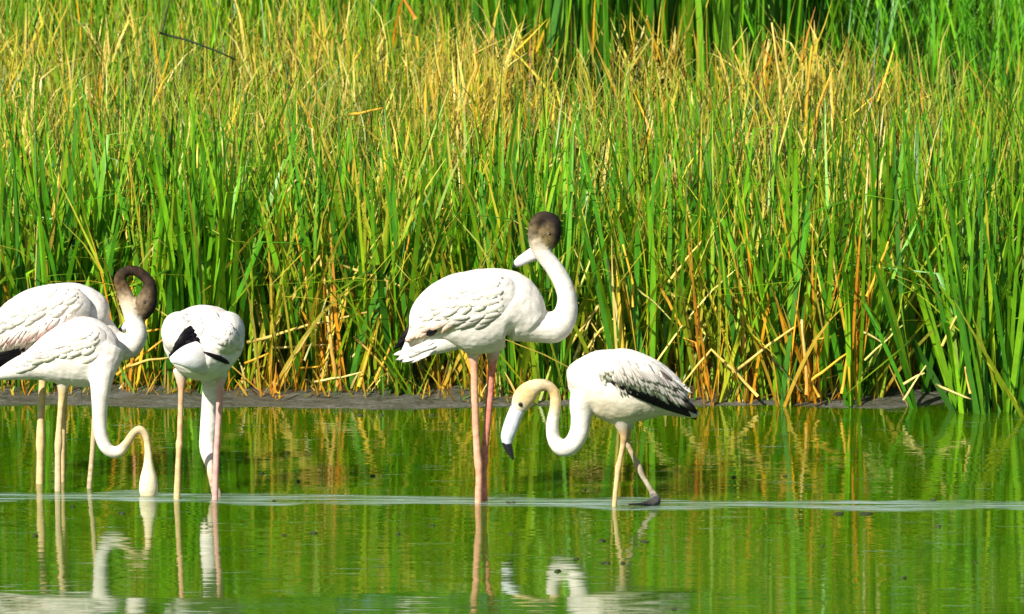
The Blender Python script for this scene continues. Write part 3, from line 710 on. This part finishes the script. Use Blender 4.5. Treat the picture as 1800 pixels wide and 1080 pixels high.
# ---- tall preening flamingo
def tall():
    e, Y0, org = bird('tallest white flamingo, head turned back over its shoulder, long pink legs', 846, 884)
    S = Shape(Y0)
    S.tube(rows((704, 628, 0, 5, 10, W), (722, 614, 0, 16, 18, W), (742, 594, 0, 30, 30, W), (765, 566, 0, 52, 44, W), (800, 551, 0, 67, 56, W), (845, 548, 0, 75, 62, W),
                (888, 540, 0, 67, 60, W), (914, 549, 0, 53, 50, W), (936, 570, 0, 33, 40, W)), 6, 28)
    S.tube(rows((912, 562, 0, 41, 44, W), (948, 575, 0, 28, 32, W), (976, 573, 0, 29, 28, W), (993, 555, 0, 22, 22, W), (997, 525, 0, 17.5, 18, W), (988, 495, 0, 16.5, 17, W), (973, 470, 0, 15.5, 16, W), (957, 450, 0, 15, 15, (0.58, 0.55, 0.50)), (945, 432, 0, 14, 14, (0.44, 0.39, 0.30)), (940, 410, 0, 13, 13, (0.17, 0.13, 0.075)), (944, 390, 0, 12, 12, (0.06, 0.042, 0.022)), (955, 382, 0, 11, 12, (0.03, 0.02, 0.012)), (964, 384, 0, 11, 12, (0.02, 0.013, 0.008))), 6, 18)
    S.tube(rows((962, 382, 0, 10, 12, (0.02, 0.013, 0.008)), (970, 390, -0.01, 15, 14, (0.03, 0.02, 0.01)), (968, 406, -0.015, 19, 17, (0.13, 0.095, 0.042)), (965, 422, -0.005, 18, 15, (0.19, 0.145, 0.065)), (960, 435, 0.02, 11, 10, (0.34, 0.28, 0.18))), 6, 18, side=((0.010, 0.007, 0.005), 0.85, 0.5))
    leg(S, [(831, 612, 15), (833, 640, 7.5), (834, 680, 6.8), (836, 740, 6.6), (839, 795, 7), (841, 815, 8), (842, 835, 6.5), (841, 884, 7)], col=LP)
    leg(S, [(867, 612, 15, .02), (865, 642, 8, .02), (862, 680, 7, .02), (857, 740, 6.8), (852, 790, 7), (850, 812, 8.5), (849, 832, 7), (851, 884, 7)], col=LR, col2=(0.55, 0.20, 0.14), d0=0.05)
    body = S.build('body', org, M_PLUME, 0.0055, 9, e, 0.003)
    w_ = Shape(Y0)
    w_.tube(rows((716, 600, -0.055, 6, 8, PK), (742, 578, -0.065, 20, 14, PK), (775, 552, -0.085, 38, 24, (0.76, 0.66, 0.60)), (820, 534, -0.100, 50, 28, W), (868, 524, -0.095, 48, 28, W), (896, 524, -0.07, 34, 24, W), (914, 526, -0.05, 18, 16, W)), 6, 20)
    wing = w_.build('wing', org, M_PLUME, 0.0055, 4, e, 0.004)
    w2 = Shape(Y0)
    w2.tube(rows((716, 598, 0.055, 6, 8, PK), (775, 552, 0.105, 38, 22, W), (820, 532, 0.125, 50, 26, W), (868, 522, 0.125, 48, 26, W), (912, 522, 0.07, 18, 16, W)), 6, 16)
    far = w2.build('wing', org, M_PLUME, 0.009, 4, e)
    for i, (a, b, an, ln, wd) in enumerate([(738, 562, 134, 50, 13), (738, 566, 134, 58, 14), (737, 570, 135, 62, 14), (736, 575, 137, 58, 13), (734, 581, 141, 50, 12)]):
        feather(far, a, b, 0.03 + 0.004 * i, Y0, an, ln, wd, M_DARKFEATHER, org)
    bv = surface([body, wing])
    coverts(wing, bv, org, [(890, 500), (850, 500), (800, 515), (765, 545), (745, 570)], [(36, 9), (24, 10), (12, 10), (0, 10), (-12, 9)], 160, 128, 40, 17, 11, (1.0, 0.985, 0.96))
    rr = random.Random(2)
    for i in range(9): lay(wing, bv, org, 800 - i * 7 + rr.uniform(-3, 3), 560 + i * 2.5 + rr.uniform(-4, 4), 150 + rr.uniform(-10, 10), 34, 12, (0.64, 0.50, 0.42), (0.64, 0.42, 0.33), 0.002, 0.005)
    lay(wing, bv, org, 768, 580, 158, 20, 12, DK, None, 0.004, 0.007, M_DARKFEATHER)
    for i in range(8): lay(wing, bv, org, 880 - i * 9, 552 + (i % 3) * 6 + i, 165 + rr.uniform(-8, 8), 30, 11, (0.50, 0.47, 0.42), (0.44, 0.41, 0.36), 0.0012, 0.003)  # grey shading between wing and belly, put into the feather colour
    t = Shape(Y0)
    t.tube(rows((800, 596, -0.03, 20, 16, W), (768, 605, -0.05, 18, 16, W), (738, 616, -0.045, 13, 15, W), (712, 627, -0.03, 7, 12, (0.55, 0.52, 0.47))), 6, 16)
    tail = t.build('tail', org, M_PLUME, 0.0055, 4, e)
    bt = surface([tail, body])
    for i in range(11): lay(tail, bt, org, 765 - (i % 4) * 11 + rr.uniform(-3, 3), 602 + (i // 4) * 7 + (i % 4) * 4, 160 + rr.uniform(-7, 7), 40, 9, tuple(w_ * rr.uniform(0.86, 1.0) for w_ in W), (0.50, 0.47, 0.43), 0.001, 0.004)
    b = Shape(Y0)
    b.tube(rows((958, 438, 0.02, 11, 10, (0.5, 0.47, 0.42)), (944, 444, 0.045, 13, 11, (0.58, 0.55, 0.51)), (928, 452, 0.05, 11, 9, (0.58, 0.56, 0.55)), (914, 460, 0.045, 9, 7, (0.54, 0.53, 0.54)), (906, 465, 0.04, 6, 5, (0.44, 0.43, 0.45))), 5, 14)
    bill = b.build('bill', org, M_PLUME, 0.004, 3, e)
    b = Shape(Y0); b.tube(rows((907, 465, 0.05, 4, 5, DK), (901, 468, 0.05, 2, 3, DK)), 4, 10); b.build('bill_tip', org, M_BILLTIP, 0.003, 1, bill)
    ball(966, 411, -0.015 - 16.5 * mpp(Y0), 2.4, Y0, org, M_EYE, 'eye', e)
tall()

# ---- walking flamingo with bent neck
def walking():
    e, Y0, org = bird('walking flamingo with neck curled low, black tipped grey bill and streaked brown wing', 1082, 888)
    S = Shape(Y0)
    under = (0.72, 0.66, 0.54)
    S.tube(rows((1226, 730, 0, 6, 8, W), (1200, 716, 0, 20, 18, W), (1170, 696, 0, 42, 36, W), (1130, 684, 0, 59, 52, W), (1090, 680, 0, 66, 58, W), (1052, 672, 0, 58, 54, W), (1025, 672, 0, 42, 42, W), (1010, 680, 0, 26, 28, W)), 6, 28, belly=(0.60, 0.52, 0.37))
    S.tube(rows((1036, 690, -0.02, 36, 36, W), (1024, 712, -0.03, 24, 25, W), (1021, 738, -0.04, 18, 18, W), (1017, 763, -0.05, 17, 17, W), (1003, 784, -0.06, 16, 16, W), (986, 787, -0.06, 15, 15, W), (973, 771, -0.06, 12, 12, W), (971, 745, -0.06, 11, 11, W), (976, 715, -0.06, 10, 10, CR),
                (974, 690, -0.06, 9, 9, (0.55, 0.40, 0.18)), (961, 678, -0.06, 10, 10, (0.42, 0.33, 0.2)), (944, 679, -0.06, 13, 13, CR), (930, 688, -0.06, 18, 16, (0.54, 0.41, 0.19)), (921, 700, -0.06, 20, 17, (0.54, 0.42, 0.21)), (913, 714, -0.06, 16, 14, (0.56, 0.48, 0.34)), (908, 722, -0.06, 11, 11, GY)), 6, 18)
    leg(S, [(1094, 738, 20), (1097, 762, 9), (1095, 782, 5.5), (1090, 808, 5), (1087, 822, 6.5), (1085, 838, 5), (1080, 889, 4.8)], col=LG, col2=LT, d0=-0.03)
    leg(S, [(1099, 740, 18), (1101, 764, 8), (1104, 782, 5.5), (1116, 808, 5), (1123, 822, 6.5), (1130, 838, 5), (1149, 874, 5)], col=LG, col2=(0.38, 0.33, 0.24), foot=False, d0=0.06)
    S.tube(rows((1146, 866, 0.06, 6, 6, (0.3, 0.26, 0.2)), (1152, 877, 0.05, 9, 9, (0.14, 0.13, 0.12)), (1149, 884, 0.0, 10, 10, (0.10, 0.1, 0.09)), (1130, 886, -0.03, 3, 9, DK), (1105, 887, -0.05, 2.0, 8, DK)), 4, 10)
    body = S.build('body', org, M_PLUME, 0.0055, 7, e, 0.003)
    # folded wing shell with scapulars over dark flight feathers
    w_ = Shape(Y0)
    w_.tube(rows((1058, 650, -0.115, 16, 18, W), (1085, 648, -0.135, 28, 22, W), (1120, 656, -0.125, 31, 22, (0.74, 0.70, 0.64)), (1155, 674, -0.095, 27, 20, (0.62, 0.57, 0.50)), (1190, 700, -0.06, 16, 15, (0.35, 0.30, 0.28)), (1212, 718, -0.035, 7, 10, DK)), 6, 20)
    wing = w_.build('wing', org, M_PLUME, 0.0055, 3, e, 0.003)
    w2 = Shape(Y0)
    w2.tube(rows((1058, 646, 0.105, 18, 18, W), (1085, 642, 0.125, 30, 22, W), (1120, 650, 0.12, 31, 22, W), (1155, 668, 0.09, 27, 20, (0.5, 0.45, 0.4)), (1195, 698, 0.05, 14, 15, DK)), 6, 16)
    w2.build('wing', org, M_PLUME, 0.009, 3, e)
    rr = random.Random(3)
    def wing_dy(t): return float(np.interp(t, [0, .3, .6, 1], [-0.20, -0.205, -0.165, -0.085]))
    bv = surface([body, wing])
    # dark primaries along the lower edge of the wing, then past the tail
    for i in range(16):
        t = i / 15
        lay(wing, bv, org, 1074 + t * 104, 664 + t * 34 + 7, 26 + t * 10, 50 - 6 * t, 12 + 7 * math.sin(t * math.pi), DK, None, 0.004, 0.008, M_DARKFEATHER)
    for i in range(5):
        feather(wing, 1188 + i * 3, 694 + i * 4, -0.05 + 0.012 * i, Y0, 38 + i * 3, 50 - i * 3, 11, M_DARKFEATHER, org, tilt=0.05)
    for i in range(4):
        lay(wing, bv, org, 1160 + i * 11, 652 + i * 13, 46 + 2 * i, 40, 7, (0.12, 0.08, 0.06), DK, 0.003, 0.007)
    coverts(wing, bv, org, [(1045, 640), (1085, 630), (1130, 640), (1165, 660)], [(14, 8), (4, 9), (-8, 9)], 70, 44, 32, 13, 21, (1, 0.985, 0.95))
    # pale narrow coverts lying over the dark ones, brown streaked
    for row, (n, off, ln) in enumerate([(30, -4, 34), (27, -15, 33), (22, -26, 32)]):
        for i in range(n):
            t = 1 - (i + rr.uniform(0.2, 0.8)) / n
            x = 1074 + t * 112 + row * 4; y = 662 + t * 34 + off + rr.uniform(-2, 2)
            g = rr.uniform(0.80, 1.05); pale = tuple(c * g for c in (0.62, 0.57, 0.50))
            dark = rr.random() < (0.45, 0.35, 0.25)[row]
            tip = (0.26, 0.19, 0.15) if dark else tuple(c * 0.95 for c in pale)
            lay(wing, bv, org, x, y, 62 + rr.uniform(-7, 7) - 18 * t, ln * rr.uniform(0.8, 1.15), 5.0 * rr.uniform(0.8, 1.3), pale, tip, 0.003, 0.009 + 0.001 * row, mid=(tuple(c * 0.55 for c in pale) if dark else None))
    b = Shape(Y0)
    b.tube(rows((910, 719, -0.06, 14, 12, GY), (903, 735, -0.06, 13.5, 11, GY), (897, 752, -0.06, 13.5, 11, GY), (892, 768, -0.06, 12, 10, (0.56, 0.57, 0.6)), (892, 780, -0.06, 9, 8.5, GY)), 5, 14)
    bill = b.build('bill', org, M_BILL, 0.0035, 3, e)
    b = Shape(Y0)
    b.tube(rows((890, 776, -0.06, 9, 8.4, DK), (894, 788, -0.06, 7.5, 7, DK), (899, 800, -0.06, 4.5, 5, DK), (902, 809, -0.06, 1.5, 2, DK)), 5, 12)
    b.build('bill_tip', org, M_BILLTIP, 0.003, 2, bill)
    ball(915, 711, -0.06 - 14 * mpp(Y0), 4.2, Y0, org, M_EYE, 'eye', e)
walking()

# ---- flamingo seen from behind
def rear():
    e, Y0, org = bird('round white flamingo seen from behind with black wing tips, neck lowered straight into water', 344, 876)
    S = Shape(Y0)
    S.blob(358, 598, 0.0, 72, 61, 0.24, W)
    S.blob(357, 615, -0.05, 60, 54, 0.20, (0.74, 0.70, 0.62))
    S.tube(rows((366, 640, 0.15, 30, 30, W), (373, 672, 0.22, 19, 18, W), (370, 705, 0.24, 16, 16, W), (367, 745, 0.24, 15.5, 15, W), (364, 788, 0.22, 14, 13, W), (368, 818, 0.13, 8, 8, (0.6, 0.52, 0.4)), (373, 848, 0.10, 6, 6, (0.36, 0.28, 0.18)), (380, 866, 0.07, 9, 9, (0.3, 0.26, 0.2)), (384, 884, 0.05, 8, 8, TN)), 5, 16)
    leg(S, [(318, 650, 15), (319, 680, 7), (318, 700, 5.5), (316, 765, 5.5), (315, 782, 7), (314, 800, 5.5), (311, 877, 6.5)], col=LP, col2=LT, d0=-0.02)
    leg(S, [(390, 655, 12), (387, 684, 7), (384, 740, 6), (380, 810, 6), (378, 879, 6)], col=(0.60, 0.32, 0.28), d0=-0.03)
    body = S.build('body', org, M_PLUME, 0.0055, 9, e, 0.003)
    for sgn in (-1, 1):
        w_ = Shape(Y0)
        cx = 318 if sgn < 0 else 396
        w_.blob(cx, 588, -0.06, 34, 40, 0.20, W, rot=18 * sgn)
        wing = w_.build('wing', org, M_PLUME, 0.0055, 3, e, 0.003)
        if sgn < 0:
            bv = surface([body, wing])
            for (a, b, an, ln, wd) in [(337, 574, 126, 40, 16), (341, 579, 134, 50, 18), (345, 587, 141, 56, 18), (350, 595, 148, 60, 18), (352, 602, 156, 58, 17), (350, 608, 162, 54, 15), (348, 613, 168, 50, 13)]:
                lay(wing, bv, org, a, b, an, ln, wd, DK, None, 0.003, 0.007, M_DARKFEATHER)
            coverts(wing, bv, org, [(322, 552), (335, 556), (350, 562), (360, 570)], [(8, 5), (-2, 5), (-10, 5)], 150, 112, 26, 13, 31, (0.98, 0.98, 1.0))
        else:
            bv = surface([body, wing])
            for (a, b, an, ln, wd) in [(358, 619, 22, 40, 7), (366, 622, 25, 38, 8), (376, 624, 30, 30, 9)]:
                lay(wing, bv, org, a, b, an, ln, wd, DK, None, 0.003, 0.006, M_DARKFEATHER)
            coverts(wing, bv, org, [(372, 552), (386, 556), (398, 566), (406, 580)], [(30, 5), (18, 6), (6, 6), (-6, 5)], 75, 60, 30, 14, 32, (0.98, 0.98, 1.0))
    t = Shape(Y0)
    t.tube(rows((368, 630, -0.12, 34, 26, W), (350, 628, -0.22, 30, 16, W), (325, 628, -0.28, 20, 9, (0.76, 0.76, 0.78)), (300, 633, -0.31, 6, 4, (0.7, 0.7, 0.74))), 5, 18)
    t.build('tail', org, M_PLUME, 0.0055, 4, e)
rear()

# ---- leftmost pair
def feeding():
    e, Y0, org = bird('white flamingo in front of the leftmost one, neck hanging down with bill dipped in water', 130, 862)
    S = Shape(Y0)
    S.tube(rows((-8, 662, 0.0, 8, 12, W), (20, 652, 0, 17, 18, W), (55, 642, 0, 27, 28, W), (88, 632, 0, 44, 42, W), (122, 623, 0, 58, 54, W), (158, 618, 0, 62, 56, W), (188, 616, 0, 46, 48, W), (206, 615, 0, 24, 30, W)), 6, 26)
    S.tube(rows((176, 626, -0.04, 44, 40, W), (178, 660, -0.10, 24, 25, W), (176, 698, -0.13, 16, 16, W), (175, 735, -0.13, 13, 13, W), (178, 768, -0.13, 12, 12, W), (190, 791, -0.13, 11, 11, W), (208, 794, -0.13, 10, 10, (0.7, 0.62, 0.48)), (223, 779, -0.13, 8, 8, TN), (234, 762, -0.13, 7, 7, (0.5, 0.38, 0.22)), (246, 755, -0.13, 7, 7, (0.5, 0.38, 0.22)), (256, 766, -0.13, 6.5, 6.5, (0.52, 0.4, 0.24)), (260, 790, -0.13, 6.5, 6.5, LW), (261, 815, -0.13, 9, 9, (0.66, 0.58, 0.38)), (261, 840, -0.13, 15, 14, (0.68, 0.6, 0.42)), (261, 862, -0.13, 17, 15, (0.68, 0.6, 0.42)), (261, 878, -0.13, 12, 12, CR)), 6, 16)
    leg(S, [(112, 664, 16), (110, 690, 8.5), (107, 715, 6), (104, 755, 6), (103, 780, 7.5), (102, 805, 6), (102, 862, 6.5)], col=LT, col2=(0.5, 0.4, 0.24), d0=-0.02)
    leg(S, [(172, 664, 14), (170, 700, 7), (166, 745, 5.5), (162, 800, 5), (157, 862, 5.5)], col=LT, col2=(0.4, 0.33, 0.2), d0=0.06)
    body = S.build('body', org, M_PLUME, 0.0055, 9, e, 0.003)
    for k_, (nm, sg) in enumerate((('wing', -1), ('wing', 1))):
        w_ = Shape(Y0)
        w_.tube(rows((50, 636, sg * .05, 8, 10, W), (85, 618, sg * .07, 26, 18, W), (120, 606, sg * .085, 38, 22, W), (155, 602, sg * .082, 36, 24, W), (182, 603, sg * .06, 22, 18, W)), 6, 18)
        wing = w_.build('wing', org, M_PLUME, 0.0065, 4, e, 0.003)
        if sg < 0:
            bv = surface([body, wing])
            coverts(wing, bv, org, [(180, 590), (150, 585), (115, 595), (80, 612), (55, 630)], [(34, 8), (22, 9), (10, 9), (-2, 9)], 150, 158, 34, 14, 41, (1.0, 0.985, 0.97))
    b = Shape(Y0); b.tube(rows((261, 872, -0.13, 10, 9, GY), (256, 890, -0.14, 9, 8, GY), (250, 900, -0.15, 3, 4, DK)), 4, 10)
    b.build('bill', org, M_BILL, 0.004, 2, e)
feeding()

def leftmost():
    e, Y0, org = bird('leftmost flamingo, partly hidden, with brown head curled round to preen its breast', 74, 850)
    Y0 += 0.0
    S = Shape(Y0)
    S.tube(rows((-70, 655, 0, 6, 10, W), (-35, 632, 0, 22, 22, W), (0, 610, 0, 42, 40, W), (40, 588, 0, 62, 54, W), (85, 570, 0, 68, 60, W), (130, 556, 0, 60, 56, W), (160, 556, 0, 46, 46, W), (180, 566, 0, 26, 32, W)), 6, 26)
    S.tube(rows((165, 585, 0, 40, 38, W), (198, 606, 0, 28, 28, W), (226, 608, 0, 23, 24, W), (240, 590, 0, 19, 20, W), (236, 563, 0, 17, 17, W), (226, 535, 0, 15, 15, (0.56, 0.46, 0.33)), (216, 508, 0, 13, 13, (0.18, 0.12, 0.06)), (211, 489, 0, 11, 11, (0.065, 0.04, 0.018)), (222, 477, 0, 9, 10, BR), (240, 477, 0, 9.5, 10, (0.03, 0.016, 0.008)), (257, 489, 0.0, 10, 11, (0.03, 0.018, 0.01))), 6, 18)
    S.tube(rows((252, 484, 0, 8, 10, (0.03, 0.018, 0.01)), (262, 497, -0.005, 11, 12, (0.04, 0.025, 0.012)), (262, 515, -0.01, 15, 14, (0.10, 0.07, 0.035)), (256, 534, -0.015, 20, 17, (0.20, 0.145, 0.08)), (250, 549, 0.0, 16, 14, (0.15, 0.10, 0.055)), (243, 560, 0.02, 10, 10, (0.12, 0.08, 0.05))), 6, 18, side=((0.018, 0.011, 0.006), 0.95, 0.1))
    leg(S, [(78, 632, 16), (76, 664, 8.5), (74, 690, 7), (72, 740, 7), (71, 780, 8.5), (71, 800, 7), (70, 852, 7)], col=LT, col2=(0.60, 0.44, 0.22), d0=0.0)
    leg(S, [(120, 632, 14), (113, 690, 7), (110, 760, 6.5), (109, 852, 6)], col=LT, d0=0.05)
    body = S.build('body', org, M_PLUME, 0.0055, 9, e, 0.003)
    w_ = Shape(Y0)
    w_.tube(rows((-40, 622, -0.06, 10, 12, W), (-5, 594, -0.10, 28, 20, W), (35, 565, -0.14, 42, 24, W), (80, 548, -0.155, 46, 26, W), (120, 540, -0.145, 38, 24, W), (150, 545, -0.10, 22, 18, W)), 6, 20)
    wing = w_.build('wing', org, M_PLUME, 0.0055, 4, e, 0.003)
    w_ = Shape(Y0)
    w_.tube(rows((-5, 594, 0.10, 28, 20, W), (35, 565, 0.14, 42, 24, W), (80, 548, 0.155, 46, 26, W), (130, 545, 0.12, 26, 18, W)), 6, 16)
    w_.build('wing', org, M_PLUME, 0.009, 3, e)
    rr = random.Random(5)
    bv = surface([body, wing])
    for i in range(7): lay(wing, bv, org, 50 - i * 4, 613 + i * 3.2, 167 - i * 2, 74, 12, DK, None, 0.008, 0.012, M_DARKFEATHER)
    for i in range(14):
        t = i / 13; lay(wing, bv, org, 60 - t * 72 + rr.uniform(-2, 2), 592 + t * 18 + rr.uniform(-3, 3), 112 + rr.uniform(-9, 9), 24, 7, (0.60, 0.54, 0.46), (0.42, 0.33, 0.25), 0.004, 0.009)
    for i in range(20):
        t = i / 19; c = (0.36, 0.17, 0.15) if rr.random() < 0.6 else (0.58, 0.46, 0.40)
        lay(wing, bv, org, 116 - t * 112, 556 + t * 40 + rr.uniform(-3, 3), 125 + rr.uniform(-12, 12), 30 * rr.uniform(0.8, 1.2), 6, (0.60, 0.54, 0.49), c, 0.003, 0.007)
    coverts(wing, bv, org, [(150, 520), (110, 515), (70, 525), (30, 545), (-10, 575)], [(26, 9), (14, 10), (2, 10), (-8, 9)], 150, 135, 36, 14, 51, (1.0, 0.985, 0.96))
    b = Shape(Y0)
    b.tube(rows((250, 550, 0.02, 12, 10, (0.2, 0.14, 0.1)), (236, 564, 0.05, 10, 9, GY), (222, 574, 0.05, 8, 8, (0.55, 0.55, 0.58)), (212, 580, 0.03, 5, 5, GY)), 5, 12)
    bill = b.build('bill', org, M_PLUME, 0.004, 2, e)
    b = Shape(Y0); b.tube(rows((213, 579, 0.03, 5, 5, DK), (206, 584, 0.02, 2, 3, DK)), 4, 10); b.build('bill_tip', org, M_BILLTIP, 0.003, 1, bill)
    ball(254, 532, -0.015 - 16.5 * mpp(Y0), 2.2, Y0, org, M_EYE, 'eye', e)
leftmost()

# ------------------------------------------------------------------ floating bits on the water
SPECKS = [(461, 833, 8), (655, 838, 12), (506, 797, 7), (633, 731, 12), (670, 731, 10), (760, 731, 10), (524, 847, 6), (482, 882, 7), (500, 942, 8), (552, 938, 11), (700, 940, 7),
          (893, 885, 8), (902, 885, 7), (899, 940, 8), (1028, 861, 6), (1058, 952, 15), (1133, 953, 15), (1065, 991, 14), (1095, 991, 11), (980, 1005, 12), (1013, 984, 11), (1185, 1072, 10),
          (1590, 1017, 10), (1475, 904, 24), (1522, 904, 24), (1650, 926, 8), (128, 892, 8), (62, 943, 9), (1312, 771, 6), (1290, 840, 6), (1380, 838, 7), (1446, 962, 7), (1715, 990, 8), (1640, 880, 9), (214, 903, 12), (760, 925, 8)]
for i, (a, b, wpx) in enumerate(SPECKS):
    Y = ground_Y(b); c = at(a, b, Y); k = mpp(Y); rr = random.Random(i)
    me = bpy.data.meshes.new('floating_speck'); bm = bmesh.new(); bmesh.ops.create_icosphere(bm, subdivisions=2, radius=1)
    for v in bm.verts:
        f_ = 1 + 0.45 * mnoise.noise(v.co * 1.7 + Vector((i * 3.1, 0, 0)))
        v.co = Vector((v.co.x * wpx * 0.38 * k * f_, v.co.y * wpx * 0.6 * k * f_, v.co.z * 0.007 * f_ + 0.002))
    bm.to_mesh(me); bm.free(); me.materials.append(M_DEBRIS)
    o = link('floating_speck', me, None, (c.x, c.y, 0.0)); o.rotation_euler = (0, 0, rr.uniform(0, 3))
    tag(o, 'small dark speck of plant debris floating on the green water', 'debris', 'dark specks floating on the water')
